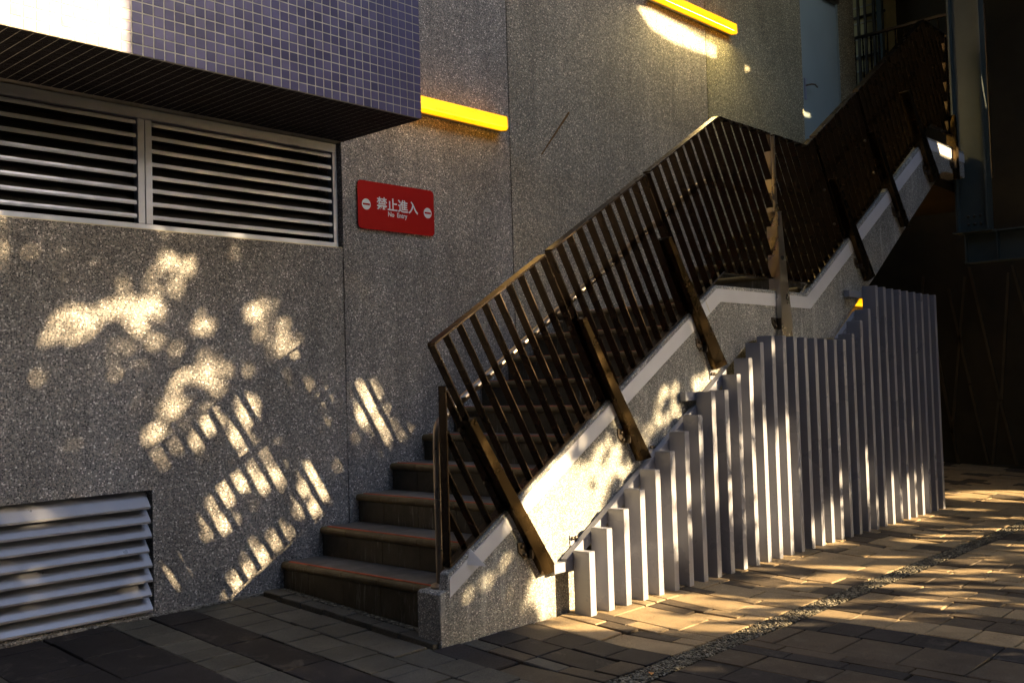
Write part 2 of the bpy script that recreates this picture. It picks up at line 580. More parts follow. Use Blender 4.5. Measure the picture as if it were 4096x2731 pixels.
first = [(2.085, 2.19), (2.19, 2.48), (2.48, 2.58), (2.58, 2.68), (2.68, 2.93), (2.93, 3.03), (3.03, 3.24), (3.24, 3.36), (3.36, 3.57), (3.57, 3.67), (3.67, 3.88), (3.88, 3.98), (3.98, 4.28)]
cs = list(first)
x = 4.28
while x < 10.75:
    wd = rng.choice(widths)
    cs.append((x, min(x + wd, 10.76)))
    x += wd
for (a, b) in cs:
    wd = b - a
    if wd < 0.15:
        lens, mats = [rng.choice([0.2, 0.25, 0.3]) for _ in range(6)], ['paver_sand', 'paver_brown', 'paver_sand']
    elif wd < 0.24:
        lens, mats = [rng.choice([0.2, 0.3, 0.4]) for _ in range(6)], rng.choice([['paver_sand'], ['paver_sand', 'paver_brown'], ['paver_brown', 'paver_sand', 'paver_sand']])
    else:
        lens, mats = [rng.choice([0.3, 0.4, 0.45]) for _ in range(6)], ['paver_sand']
    course(a, b, -1.36 if a < 7.5 else -0.02, SL, lens, mats)
# beyond the gravel strip
cs = [(-0.2, 0.1, 'paver_dark', 0.35), (0.1, 0.4, 'paver_light', 0.3), (0.4, 0.72, 'paver_dark', 0.36), (0.72, 1.04, 'paver_brown', 0.34), (1.04, 1.24, 'paver_dark', 0.2), (1.24, 1.45, 'paver_brown', 0.2), (1.45, 1.60, 'paver_dark', 0.3),
      (1.60, 1.815, 'paver_dark', 0.31), (1.815, 2.035, 'paver_brown', 0.36), (2.035, 2.14, 'paver_dark', 0.27), (2.14, 2.24, 'paver_brown', 0.3), (2.24, 2.57, 'paver_brown', 0.29),
      (2.57, 2.80, 'paver_dark', 0.20), (2.80, 3.035, 'paver_sand', 0.20), (3.035, 3.25, 'paver_brown', 0.20), (3.25, 3.36, 'paver_brown', 0.3), (3.36, 3.57, 'paver_sand', 0.3), (3.57, 3.68, 'paver_brown', 0.3), (3.68, 3.88, 'paver_sand', 0.3), (3.88, 3.98, 'paver_brown', 0.25)]
x = 3.98
while x < 10.75:
    wd = rng.choice(widths)
    cs.append((x, min(x + wd, 10.76), rng.choice(['paver_sand', 'paver_sand', 'paver_brown']), rng.choice([0.2, 0.3, 0.4])))
    x += wd
for a, b, m_, L in cs:
    alt = {'paver_sand': ['paver_sand'], 'paver_brown': ['paver_brown'], 'paver_dark': ['paver_dark'], 'paver_light': ['paver_light']}[m_]
    course(a, b, SR - rng.uniform(0, 0.004), -4.9, [rng.uniform(0.1, L), L, L, L, L, L, L, L, L, L, L, L, L, L], alt)
pav_vis.sort(key=lambda t: t[0])
for d_, rec in pav_vis[300:]:
    pav_rest.append(rec)
for d_, (x0, x1, ya, yb, mat_, cx, cy, z, slope, gp) in pav_vis[:300]:
    me = paver_mesh(x1 - x0 - gp, ya - yb - gp, mat_)
    o = link('paver', me, None, pavement)
    o.location = (cx, cy, z)
    o.rotation_euler = (math.atan(slope) + rng.uniform(-0.010, 0.010), rng.uniform(-0.014, 0.014), rng.uniform(-0.006, 0.006))
for mm in ('paver_dark', 'paver_light', 'paver_sand', 'paver_brown'):
    vs, fs = [], []
    for (x0, x1, ya, yb, mat_, cx, cy, z, slope, gp) in pav_rest:
        if mat_ != mm:
            continue
        k = len(vs)
        h = gp / 2
        dz = rng.uniform(-0.003, 0.003)
        za, zb = zg(ya) + dz + (z - zg(cy)), zg(yb) + dz + (z - zg(cy))
        vs += [(x0 + h, yb + h, zb - 0.05), (x1 - h, yb + h, zb - 0.05), (x1 - h, ya - h, za - 0.05), (x0 + h, ya - h, za - 0.05),
               (x0 + h, yb + h, zb), (x1 - h, yb + h, zb), (x1 - h, ya - h, za), (x0 + h, ya - h, za)]
        fs += [tuple(k + i for i in f) for f in BOXF]
    if vs:
        o = link('far_paver', mesh('far_paver', vs, fs), mm, pavement)
        o['kind'] = 'stuff'

# gravel strip: real stones pressed into the gap
npr = np.random.default_rng(5)
ph = (1 + 5 ** 0.5) / 2
iv = np.array([(-1, ph, 0), (1, ph, 0), (-1, -ph, 0), (1, -ph, 0), (0, -1, ph), (0, 1, ph), (0, -1, -ph), (0, 1, -ph), (ph, 0, -1), (ph, 0, 1), (-ph, 0, -1), (-ph, 0, 1)]) / 1.902
ifc = np.array([(0, 11, 5), (0, 5, 1), (0, 1, 7), (0, 7, 10), (0, 10, 11), (1, 5, 9), (5, 11, 4), (11, 10, 2), (10, 7, 6), (7, 1, 8), (3, 9, 4), (3, 4, 2), (3, 2, 6), (3, 6, 8), (3, 8, 9), (4, 9, 5), (2, 4, 11), (6, 2, 10), (8, 6, 7), (9, 8, 1)])
def stones(name, px, py, pz, size, mat, parent=None):
    n = len(px)
    s = npr.uniform(0.6, 1.25, (n, 1, 3)) * size * np.array([1, 1, 0.6])
    rot = npr.uniform(0, 6.28, n)
    v = iv[None] * s * npr.uniform(0.85, 1.15, (n, 12, 1))
    c, si = np.cos(rot)[:, None], np.sin(rot)[:, None]
    vx = v[..., 0] * c - v[..., 1] * si
    vy = v[..., 0] * si + v[..., 1] * c
    V = np.stack([vx + px[:, None], vy + py[:, None], v[..., 2] + pz[:, None]], -1).reshape(-1, 3)
    F = (ifc[None] + 12 * np.arange(n)[:, None, None]).reshape(-1, 3)
    me = bpy.data.meshes.new(name)
    me.vertices.add(len(V)); me.vertices.foreach_set('co', V.ravel())
    me.loops.add(F.size); me.loops.foreach_set('vertex_index', F.ravel())
    me.polygons.add(len(F)); me.polygons.foreach_set('loop_start', np.arange(0, F.size, 3)); me.polygons.foreach_set('loop_total', np.full(len(F), 3))
    me.update(); me.validate()
    return link(name, me, mat, parent)
n = 11000
gx = 1.0 + 9.7 * npr.uniform(0, 1, n) ** 1.6
gy = npr.uniform(SR + 0.008, SL - 0.008, n)
gs = stones('gravel_strip', gx, gy, np.full(n, -0.117) + npr.uniform(-0.003, 0.003, n), 0.0078, 'gravel')
tag(gs, 'narrow strip of loose tan gravel running through the paving', 'gravel')
gs['kind'] = 'stuff'
# crumbs of sand washed into corners beside the risers
n = 1500
t_ = npr.uniform(0, 1, n)
ks = stones('mortar_fillet', 1.232 + npr.uniform(0, 0.04, n), -0.03 - 1.36 * t_, np.array([zg(-0.03 - 1.36 * a) for a in t_]) + 0.016, 0.007, 'gravel', pavement)
ks['kind'] = 'stuff'

n = 2600
gx = npr.uniform(-1.0, 1.15, n)
wf = stones('mortar_fillet', gx, -0.002 - np.abs(npr.normal(0, 0.006, n)) - 0.006 * (np.sin(gx * 23) + np.sin(gx * 57 + 1)) ** 2 * 0.5, npr.uniform(-0.006, 0.010, n), 0.0075, 'mortar_pale', pavement)
wf['kind'] = 'stuff'

def leaf(name, loc, rz, label):
    vs = [(0, 0, 0), (0.012, 0.010, 0.004), (0.026, 0.012, 0.006), (0.045, 0, 0.002), (0.026, -0.012, 0.008), (0.012, -0.010, 0.005), (0.02, 0, 0.001)]
    fs = [(0, 6, 1), (1, 6, 2), (2, 6, 3), (3, 6, 4), (4, 6, 5), (5, 6, 0)]
    me = mesh(name, vs + [(a, b, c - 0.0012) for a, b, c in vs], fs + [tuple(7 + i for i in reversed(f)) for f in fs])
    o = link(name, me, 'dry_leaf')
    o.location = loc
    o.rotation_euler = (0.25, 0.1, rz)
    return tag(o, label, 'leaf', 'fallen leaves on the gravel')
leaf('fallen_leaf', (1.47, -2.40, -0.106), 0.7, 'orange fallen leaf on the gravel strip at the bottom edge of the photo')
leaf('fallen_leaf', (5.70, -2.35, -0.106), 2.0, 'small yellow fallen leaf on the gravel strip, far right past the fence')

# ------------------------------------------------------------------ building with washed-pebble walls
bld = thing('building', 'washed pebble building wall with tiled overhang, louvred vents and metal door', 'building')
J1, J2, J3, XE = 1.767, 3.302, 6.020, 9.27
ZT = 7.0
wall_holes('wall_panel', -6.0, J1 - 0.004, -0.30, ZT, [(-6.0, 1.80, 1.985, 2.66), (-4.0, 0.503, 0.020, 0.642)], 0.0, 0.24, 'wall', bld)
wall_holes('wall_panel', J1 + 0.004, J2 - 0.005, -0.30, ZT, [], 0.0, 0.24, 'wall', bld)
wall_holes('wall_panel', J2 + 0.005, J3 - 0.006, -0.30, ZT, [], 0.0, 0.24, 'wall_warm_glow', bld)
wall_holes('wall_panel', J3 + 0.006, XE, -0.30, ZT, [(7.93, 8.86, 3.2, 5.36)], 0.0, 0.24, 'wall_olive_glow', bld)
for xj, a, b in ((J1, -0.30, 1.985), (J2, -0.3, ZT), (J3, -0.3, ZT)):
    box('joint_seal', (xj - 0.012, 0.012, a), (xj + 0.012, 0.20, b), 'joint', bld)
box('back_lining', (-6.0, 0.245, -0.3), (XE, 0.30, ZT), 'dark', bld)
box('added_back_wall', (9.0, 2.9, -0.3), (10.79, 3.1, 5.5), 'concrete', bld)  # unseen wall added to stop sky light coming in from behind
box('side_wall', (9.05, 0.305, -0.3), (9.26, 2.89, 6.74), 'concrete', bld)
box('added_eaves', (2.2, -2.4, 6.76), (8.29, 0.2, 7.05), 'concrete', bld)  # unseen overhang added to keep high sky light off the fence
box('added_roof_slab', (8.3, -4.55, 6.75), (14.5, 3.0, 7.1), 'concrete', bld)  # unseen slab added to block sky light over the right end

# upper louvred window
fy0, fy1 = 0.035, 0.085
lv = box('louvre_frame', (-3.2, fy0, 1.992), (1.762, fy1, 2.022), 'alu', bld, 0.002)
def fbox(a, b):
    box('frame_member', a, b, 'alu', lv, 0.002)
fbox((-3.2, fy0, 2.575), (1.762, fy1, 2.63))
fbox((1.728, fy0 + .001, 2.0225), (1.763, fy1, 2.5745))
fbox((0.512, fy0 + .001, 2.0225), (0.551, fy1, 2.5745))
fbox((0.470, fy0 + .001, 2.0225), (0.509, fy1, 2.5745))
fbox((-0.80, fy0 + .001, 2.0225), (-0.72, fy1, 2.5745))
def louvre_slat(x0, x1, z):
    prism_x('slat', [(0.047, z), (0.046, z + 0.011), (0.047, z + 0.0215), (0.052, z + 0.0215), (0.052, z)], x0, x1, 'alu', lv)
    prism_x('slat_blade', [(0.0525, z + 0.018), (0.0525, z + 0.021), (0.145, z + 0.074), (0.145, z + 0.070)], x0, x1, 'alu_shade', lv)
for k in range(8):
    z = 2.0505 + 0.0705 * k
    if z > 2.55:
        break
    for x0, x1 in ((0.551, 1.728), (-0.72, 0.470)):
        louvre_slat(x0 + 0.001, x1 - 0.001, z)
box('sill', (-3.2, 0.004, 1.980), (1.766, 0.22, 1.991), 'lampbody', lv)

# lower louvred vent, blades reaching out of the opening
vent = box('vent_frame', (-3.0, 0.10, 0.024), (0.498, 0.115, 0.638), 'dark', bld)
for k in range(8):
    z = 0.030 + 0.0742 * k
    x1 = 0.478 + (0.010 if k in (0, 2, 3, 5) else 0.004) - (0.010 if k == 4 else 0)
    o = prism_x('blade', [(-0.020, z), (-0.020, z + 0.011), (0.052, z + 0.096), (0.056, z + 0.096), (0.056, z + 0.090), (-0.014, z + 0.006), (-0.014, z)], -3.0, x1, 'alu_low', vent)

# tiled overhang
OX, OY, OZ = 1.772, -0.735, 2.635
ov = box('tiled_overhang', (-3.2, OY + 0.0016, OZ + 0.0016), (OX - 0.004, 0.23, 4.6), 'grout', bld)
PX, PZ = 0.0520, 0.0486
tm = mesh('tile', boxv((-0.0232, 0, -0.0215), (0.0232, 0.010, 0.0215)), BOXF)
bevel(tm, 0.0016, 1)
tm.materials.append(M['tile'])
cand, rest = [], []
for i in range(95):
    for j in range(38):
        cx, cz = OX - PX * (i + 0.5), OZ + PZ * (j + 0.5)
        d_ = seen(cx, OY, cz, 8)
        (cand if d_ is not None else rest).append((d_ or 99, cx, cz))
cand.sort()
for d_, cx, cz in cand[:300]:
    o = link('tile', tm, None, ov)
    o.location = (cx, OY, cz)
    o.rotation_euler = (rng.uniform(-0.006, 0.006), rng.uniform(-0.006, 0.006), rng.uniform(-0.008, 0.008))
vs, fs = [], []
for d_, cx, cz in cand[300:] + rest:
    k = len(vs)
    vs += boxv((cx - 0.0231, OY, cz - 0.0214), (cx + 0.0231, OY + 0.008, cz + 0.0214))
    fs += [tuple(k + q for q in f) for f in BOXF]
o = link('far_tile', mesh('far_tile', vs, fs), 'tile', ov)
o['kind'] = 'stuff'
vs, fs = [], []
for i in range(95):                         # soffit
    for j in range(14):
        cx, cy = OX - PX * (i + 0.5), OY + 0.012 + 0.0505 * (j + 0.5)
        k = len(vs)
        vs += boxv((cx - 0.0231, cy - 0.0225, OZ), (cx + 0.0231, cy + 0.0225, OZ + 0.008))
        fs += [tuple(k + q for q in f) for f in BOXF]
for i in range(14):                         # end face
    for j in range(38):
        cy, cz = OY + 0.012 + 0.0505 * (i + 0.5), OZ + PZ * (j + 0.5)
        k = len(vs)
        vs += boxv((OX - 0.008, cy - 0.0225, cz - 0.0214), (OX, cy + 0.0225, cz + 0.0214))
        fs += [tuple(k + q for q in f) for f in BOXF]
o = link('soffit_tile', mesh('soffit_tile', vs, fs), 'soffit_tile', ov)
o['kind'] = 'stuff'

# metal door on the upper landing
dr = box('door', (7.945, 0.020, 3.205), (8.845, 0.07, 5.345), 'grey_door', bld, 0.002)
for a, b in (((7.931, 0.004, 3.2), (7.943, 0.10, 5.359)), ((8.847, 0.004, 3.2), (8.859, 0.10, 5.359)), ((7.944, 0.004, 5.347), (8.846, 0.10, 5.359))):
    box('door_frame', a, b, 'grey_door', dr)
box('handle_plate', (7.992, 0.008, 4.05), (8.030, 0.019, 4.28), 'alu', dr, 0.003)
link('door_handle', tube_mesh('door_handle', [(8.012, 0.015, 4.20), (8.012, -0.045, 4.20), (8.03, -0.055, 4.205), (8.10, -0.055, 4.215), (8.165, -0.05, 4.20)], 0.009, 10), 'tube', dr)
box('door_closer', (8.50, -0.05, 5.27), (8.80, 0.019, 5.34), 'bolt', dr, 0.004)

# ------------------------------------------------------------------ end wall with battens, barred window
ew = thing('concrete_wall', 'dark brown concrete end wall crossed by slanting battens, right edge', 'wall')
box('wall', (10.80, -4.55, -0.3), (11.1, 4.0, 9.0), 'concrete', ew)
box('plinth', (10.72, -4.55, -0.2), (10.799, 0.0, -0.03), 'concrete', ew, 0.004)
def batten(p, q, wd=0.03):
    d = Vector((q[0] - p[0], q[1] - p[1])).normalized()
    n_ = Vector((-d.y, d.x)) * wd / 2
    pts = [Vector(p) - n_, Vector(q) - n_, Vector(q) + n_, Vector(p) + n_]
    prism_x('batten', [(v.x, v.y) for v in pts], 10.775, 10.799, 'batten', ew)
for p, q in (((-0.652, 2.365), (-0.936, 0.751)), ((-0.94, 0.73), (-1.09, -0.02)), ((-1.146, 2.337), (-1.45, 0.75)), ((-1.10, 2.25), (-0.955, 0.75)), ((-0.92, 0.73), (-0.82, -0.02)),
             ((-0.395, 2.118), (-0.60, 0.95)), ((-0.60, 0.93), (-0.77, -0.02)), ((-0.60, 2.25), (-0.36, 0.33)), ((-0.20, 1.5), (-0.42, -0.02)), ((-1.45, 0.73), (-1.25, -0.02)), ((-0.1, 2.3), (0.15, 0.5))):
    batten(p, q)
gw = thing('barred_window', 'dim window with dark vertical and horizontal bars behind the upper landing', 'window')
box('pane', (10.775, 0.10, 4.3), (10.792, 0.80, 6.5), 'pane', gw)
for k in range(9):
    box('panel_strip', (10.760, 0.33, 4.62 + 0.21 * k), (10.774, 0.70, 4.64 + 0.21 * k), 'lampbody', gw)
for yb in (0.565, 0.475, 0.36):
    box('vertical_bar', (10.70, yb - 0.016, 4.3), (10.73, yb + 0.016, 6.5), 'bolt', gw)
for zb in (4.75, 5.22, 5.75, 6.2):
    box('horizontal_bar', (10.732, 0.22, zb - 0.016), (10.755, 0.74, zb + 0.016), 'bolt', gw)
box('window_post', (10.66, 0.24, 3.6), (10.74, 0.30, 6.5), 'girder', gw)
gr_ = thing('guard_rail', 'dark steel guard rail with thin balusters across the top of the stairs', 'railing')
box('top_rail', (9.58, -1.30, 5.09), (9.62, 0.20, 5.12), 'bolt', gr_)
box('bottom_rail', (9.58, -1.30, 4.22), (9.62, 0.20, 4.25), 'bolt', gr_)
for k in range(14):
    yb = 0.14 - 0.098 * k
    box('baluster', (9.592, yb - 0.007, 4.25), (9.608, yb + 0.007, 5.09), 'rail', gr_)
box('post', (9.58, -1.34, 3.2), (9.62, -1.30, 5.12), 'bolt', gr_)

# ------------------------------------------------------------------ steel frame on the right
sf = thing('steel_frame', 'grey-green painted steel column standing on a bolted horizontal girder', 'steel frame')
colm = box('column', (8.572, -1.60, 2.505), (8.588, -1.33, 7.0), 'girder', sf)
for ya, yb in ((-1.33, -1.31), (-1.62, -1.60)):
    box('flange', (8.50, ya, 2.506), (8.66, yb, 7.0), 'girder', colm, 0.001)
box('base_plate', (8.47, -1.66, 2.492), (8.69, -1.28, 2.5045), 'girder', colm)
gd = box('girder', (8.57, -4.4, 2.20), (8.59, -1.385, 2.475), 'girder', sf)
for za, zb in ((2.476, 2.491), (2.185, 2.199)):
    box('girder_flange', (8.49, -4.4, za), (8.67, -1.38, zb), 'girder', gd)
for yb in (-1.39, -1.69, -2.3, -3.0):
    box('stiffener', (8.495, yb - 0.006, 2.2), (8.569, yb + 0.006, 2.475), 'girder', gd)
bm_ = tube_mesh('bolt', [(0, 0, 0), (-0.016, 0, 0)], 0.014, 6)
bm_.materials.append(M['bolt'])
for yb in (-1.41, -1.47, -1.53):
    for zb in (2.58, 2.66):
        o = link('bolt', bm_, None, colm)
        o.location = (8.572, yb, zb)
box('column', (8.50, -4.7, -0.2), (8.66, -4.4, 2.49), 'girder', sf)

# ------------------------------------------------------------------ staircase
st = thing('staircase', 'concrete staircase with dark tiled steps, red strips and white trimmed pebble stringer', 'staircase')
X0, TR, Z0, RS = 1.2697, 0.2746, 0.1573, 0.165
YI, YO = -1.27, -1.43
def bull(n=6):
    """bullnose tile section in (x, z): x from the nose inwards, z down from the tread"""
    p = [(0.060, 0.0), (0.022, 0.0)]
    for k in range(n + 1):
        a = math.pi / 2 + (math.pi) * k / n
        p.append((0.020 + 0.020 * math.cos(a), -0.021 + 0.021 * math.sin(a)))
    p += [(0.022, -0.044), (0.060, -0.044)]
    return p
NB = bull()
cuts = [0.0, -0.235, -0.545, -0.855, -1.165, YI]
nose_me, riser_me = {}, {}
def nosing_mesh(L):
    key = round(L, 3)
    if key not in nose_me:
        o = prism('nosing_tile', NB, 0, L, 'nosing', None)
        nose_me[key] = o.data
        bpy.data.objects.remove(o)
    return nose_me[key]
def flight(xs, z0, rise, tread, count, detail, prevz):
    for k in range(count):
        xk, zk = xs + k * tread, z0 + k * rise
        last = k == count - 1
        zp = prevz if k == 0 else zk - rise
        back = xk + tread + 0.03 if not last else xk + 0.30
        s = box('step', (xk + 0.024, YI, zp - 0.08), (back, -0.002, zk - 0.012), 'riser', st)
        if not detail:
            prism('nosing', [(xk + a, zk + b) for a, b in NB], YI, -0.003, 'nosing', s)
            box('tread', (xk + 0.062, YI, zk - 0.0115), (back, -0.003, zk - 0.001), 'tread', s)
            continue
        for a, b in zip(cuts[:-1], cuts[1:]):
            L = a - b - 0.004
            o = link('nosing_tile', nosing_mesh(L), None, s)
            o.location = (xk + rng.uniform(-0.001, 0.001), b + 0.002, zk + rng.uniform(-0.0008, 0.0008))
            box('riser_tile', (xk + 0.0205, b + 0.0015, zp + 0.002 if k else zp - 0.06), (xk + 0.0238, a - 0.0015, zk - 0.0455), 'riser', s)
            box('tread_tile', (xk + 0.0625, b + 0.0015, zk - 0.0115), (xk + tread + 0.019, a - 0.0015, zk - 0.0012), 'tread', s)
        box('anti_slip_strip', (xk + 0.030, YI + 0.02, zk + 0.0004), (xk + 0.050, -0.035, zk + 0.0035), 'strip', s, 0.001)
flight(X0, Z0, RS, TR, 10, True, -0.02)
ZL1 = Z0 + 9 * RS
ZL2 = 3.205
flight(5.12, ZL1 + (ZL2 - ZL1) / 10, (ZL2 - ZL1) / 10, 0.277, 10, False, ZL1)
box('landing', (3.90, YI, ZL1 - 0.2), (5.15, -0.002, ZL1 - 0.001), 'tread', st)
box('landing', (7.70, YI, ZL2 - 0.18), (9.75, -0.002, ZL2 - 0.001), 'tread', st)
# sloping soffit slab that carries the steps
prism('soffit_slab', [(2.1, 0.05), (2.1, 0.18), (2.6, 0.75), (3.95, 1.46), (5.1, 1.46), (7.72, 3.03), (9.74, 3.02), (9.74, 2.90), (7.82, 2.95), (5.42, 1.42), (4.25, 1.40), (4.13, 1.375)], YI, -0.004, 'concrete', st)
box('under_stair_fill', (1.30, YI, -0.2), (2.1, -0.004, 0.14), 'concrete', st)
sp_top = [(1.225, 0.248), (3.690, 1.731), (4.955, 1.731), (7.49, 3.300), (8.46, 3.300)]
low = [(8.46, 3.035), (7.97, 3.033), (7.83, 3.010), (7.005, 2.470), (6.216, 1.935), (5.375, 1.400), (4.265, 1.385), (4.100, 1.365), (2.150, 0.215), (2.165, -0.16)]
stringer = prism('stringer', [(1.170, -0.16), (1.172, 0.160), (1.185, 0.170), (1.215, 0.172)] + sp_top + low, -1.372, YO, 'stringer', st, 0.004)
prism('inner_kerb', [(1.172, -0.16), (1.173, 0.158), (1.186, 0.168), (1.335, 0.170)] + [(x + 0.10, z - 0.04) for x, z in sp_top[1:]] + low, YI - 0.001, -1.3715, 'stringer', st)
# white metal band on the outer face
bt = [(1.232, 0.229), (3.694, 1.708), (4.958, 1.706), (7.50, 3.277), (8.46, 3.274)]
bb = [(8.46, 3.186), (7.545, 3.184), (5.005, 1.616), (3.735, 1.622), (1.230, 0.138)]
band = prism('trim_band', bt + bb, YO - 0.001, YO - 0.004, 'band', st)
for xj in (2.62, 3.55, 5.7):
    zj = 0.229 + 0.6006 * (xj - 1.232) if xj < 3.7 else 1.706 + 0.618 * (xj - 4.958)
    prism('band_seam', [(xj, zj - 0.002), (xj + 0.004, zj), (xj + 0.050, zj - 0.072), (xj + 0.046, zj - 0.074)], YO - 0.0042, YO - 0.0052, 'lampbody', band)
# bent gusset tab on the band
gs_ = mesh('gusset', [(1.366, YO - 0.005, 0.35), (1.345, YO - 0.005, 0.275), (1.425, YO - 0.055, 0.262), (1.369, YO - 0.005, 0.35), (1.348, YO - 0.005, 0.275), (1.428, YO - 0.055, 0.262)],
           [(0, 1, 2), (5, 4, 3), (0, 3, 4, 1), (1, 4, 5, 2), (2, 5, 3, 0)])
link('gusset', gs_, 'band', band)

# ------------------------------------------------------------------ railing
rl = thing('stair_railing', 'brown stainless stair railing with slanted flat bars and tapered bolted posts', 'railing')
RY = (-1.37, -1.42)
TP = [(1.0, 1.216), (3.82, 2.858), (5.075, 2.852), (7.574, 4.42), (8.104, 4.414), (9.0, 4.41)]
BP = [(1.0, 0.125), (3.82, 1.826), (5.080, 1.816), (7.635, 3.452), (8.13, 3.447), (9.0, 3.446)]
def pl(P_, x):
    if x < P_[0][0]:
        (a, b), (c, d) = P_[0], P_[1]
        return b + (d - b) * (x - a) / (c - a)
    for (a, b), (c, d) in zip(P_[:-1], P_[1:]):
        if a <= x <= c:
            return b + (d - b) * (x - a) / (c - a)
    return P_[-1][1]
E_ = (0.854, 0.520)
N_ = (-0.520, 0.854)
def clip_line(c, xl, xr, ztop=None):
    """slanted line at offset c: where it runs between bottom and top rails"""
    ok = []
    s = -6.0
    while s < 6.0:
        px, pz = c * E_[0] + s * N_[0], c * E_[1] + s * N_[1]
        if xl <= px <= xr and pl(BP, px) < pz < pl(TP, px) and (ztop is None or pz < ztop):
            ok.append(s)
        s += 0.002
    if len(ok) < 20:
        return None
    f = lambda s: (c * E_[0] + s * N_[0], c * E_[1] + s * N_[1])
    return f(ok[0]), f(ok[-1])
def poly_between(P_, xa, xb):
    return [(xa, pl(P_, xa))] + [p for p in P_ if xa < p[0] < xb] + [(xb, pl(P_, xb))]
def ribbon(name, pts, thick, parent, up=1):
    top = [(x, z + thick * 1.15) for x, z in pts]
    return prism(name, pts + top[::-1], RY[0] + 0.003, RY[1] - 0.001, 'rail', parent, 0.001)
fin_i = 0
def panel(cs, xl, xr, ends, top, bot):
    """cs: offsets of the bars; ends: offsets of heavier end bars"""
    for c in cs:
        r_ = clip_line(c, xl, xr)
        if r_:
            heavy = any(abs(c - e) < 1e-6 for e in ends)
            o = bar('end_bar' if heavy else 'baluster', r_[0], r_[1], 0.010 if heavy else 0.0075, RY, 'rail', rl)
    if top:
        ribbon('top_rail', poly_between(TP, *top), 0.010, rl)
    if bot:
        pts = [(x, z - 0.006) for x, z in poly_between(BP, *bot)]
        ribbon('bottom_rail', pts, 0.008, rl)
def cof(x, z):
    return x * E_[0] + z * E_[1]
def lin(a, b, n):
    return [a + (b - a) * k / n for k in range(n + 1)]
def xat(c, P_):
    """x where the slanted line c meets polyline P_"""
    best = min(((abs(cof(x / 1000, pl(P_, x / 1000)) - c)), x / 1000) for x in range(1000, 8900, 3))
    return best[1]
# first, cut-off panel by the newel
box('end_bar', (1.248, RY[1], 0.275), (1.258, RY[0], 1.133), 'rail', rl, 0.0012)
c0 = 1.655
panel([1.355, 1.453, 1.555, c0], 1.259, 3.0, [c0], None, (1.258, xat(c0, BP)))
ca, cb = cof(1.19, 1.327), cof(2.006, 1.813)
panel(lin(ca, cb, 9), 0.5, 9, [ca, cb], (xat(ca, TP), xat(cb, TP)), (xat(ca, BP), xat(cb, BP)))
ca, cb = cof(2.053, 1.846), cof(2.952, 2.364)
panel(lin(ca, cb, 10), 0.5, 9, [ca, cb], (xat(ca, TP), xat(cb, TP)), (xat(ca, BP), xat(cb, BP)))
ca = cof(2.999, 2.391)
panel([ca + 0.1055 * k for k in range(20)], 0.5, 4.518, [ca], (xat(ca, TP), 4.523), (xat(ca, BP), 4.523))
box('end_bar', (4.513, RY[1], 1.80), (4.523, RY[0], 2.855), 'post_sky_lit', rl, 0.0012)
box('end_bar', (4.574, RY[1], 1.80), (4.584, RY[0], 2.855), 'post_sky_lit', rl, 0.0012)
cb = cof(5.174, 2.944)
panel([cb - 0.1025 * k for k in range(20)], 4.585, 9, [cb], (4.574, xat(cb, TP)), (4.574, xat(cb, BP)))
ca, cb = cof(5.228, 2.959), cof(5.983, 3.443)
panel(lin(ca, cb, 9), 0.5, 9, [ca, cb], (xat(ca, TP), xat(cb, TP)), (xat(ca, BP), xat(cb, BP)))
ca = cof(6.047, 3.468)
panel([ca + 0.1 * k for k in range(28)], 0.5, 8.098, [ca], (xat(ca, TP), 8.104), (xat(ca, BP), 8.104))
box('end_bar', (8.098, RY[1], 3.43), (8.108, RY[0], 4.42), 'rail', rl, 0.0012)
box('end_bar', (8.160, RY[1], 3.05), (8.170, RY[0], 4.42), 'rail', rl, 0.0012)

hexm = tube_mesh('bolt', [(0, 0, 0), (0, -0.010, 0)], 0.011, 6)
hexm.materials.append(M['bolt'])
hexx = tube_mesh('bolt', [(0, 0, 0), (-0.010, 0, 0)], 0.012, 6)
hexx.materials.append(M['bolt'])
PF = YO - 0.045                           # outer face of the posts
def post(TL, TR_, BR, BL, ztop_stringer, vertical=False):
    p = prism('post', [TL, TR_, BR, BL], PF, PF + 0.006, 'post', rl, 0.001)
    # left flange reaching back: deep above the stringer, shallow beside it
    t = min(max((TL[1] - ztop_stringer) / (TL[1] - BL[1]), 0.05), 0.98)
    mid = (TL[0] + (BL[0] - TL[0]) * t, TL[1] + (BL[1] - TL[1]) * t)
    def flange(a, b, yb):
        prism('post_flange', [a, (a[0] + 0.009, a[1]), (b[0] + 0.009, b[1]), b], PF + 0.0065, yb, 'post', p, 0.001)
    flange(TL, mid, -1.385)
    flange(mid, BL, YO - 0.006)
    # cap
    prism('post_cap', [(TL[0] - 0.003, TL[1] + 0.001), (TR_[0] + 0.002, TR_[1] + 0.001), (TR_[0] + 0.002, TR_[1] + 0.006), (TL[0] - 0.003, TL[1] + 0.006)], PF - 0.002, -1.385, 'rail', p)
    # bracket plate bolted to the stringer
    tb = t + (1 - t) * 0.56
    bx, bz = TL[0] + (BL[0] - TL[0]) * tb, TL[1] + (BL[1] - TL[1]) * tb
    br = prism('bracket', [(bx - 0.075, bz + 0.045), (bx + 0.012, bz + 0.040), (bx + 0.020, bz - 0.035), (bx - 0.030, bz - 0.040), (bx - 0.070, bz + 0.0)], YO - 0.001, YO - 0.008, 'bolt', p, 0.001)
    box('bracket_arm', (bx - 0.004, PF + 0.004, bz - 0.04), (bx + 0.004, YO - 0.009, bz + 0.04), 'bolt', p)
    for dx, dz in ((-0.045, 0.022), (-0.028, -0.020)):
        o = link('bolt', hexm, None, p)
        o.location = (bx + dx, YO - 0.008, bz + dz)
    return p
post((1.352, .955), (1.392, .970), (1.968, .158), (1.868, .147), 0.46)
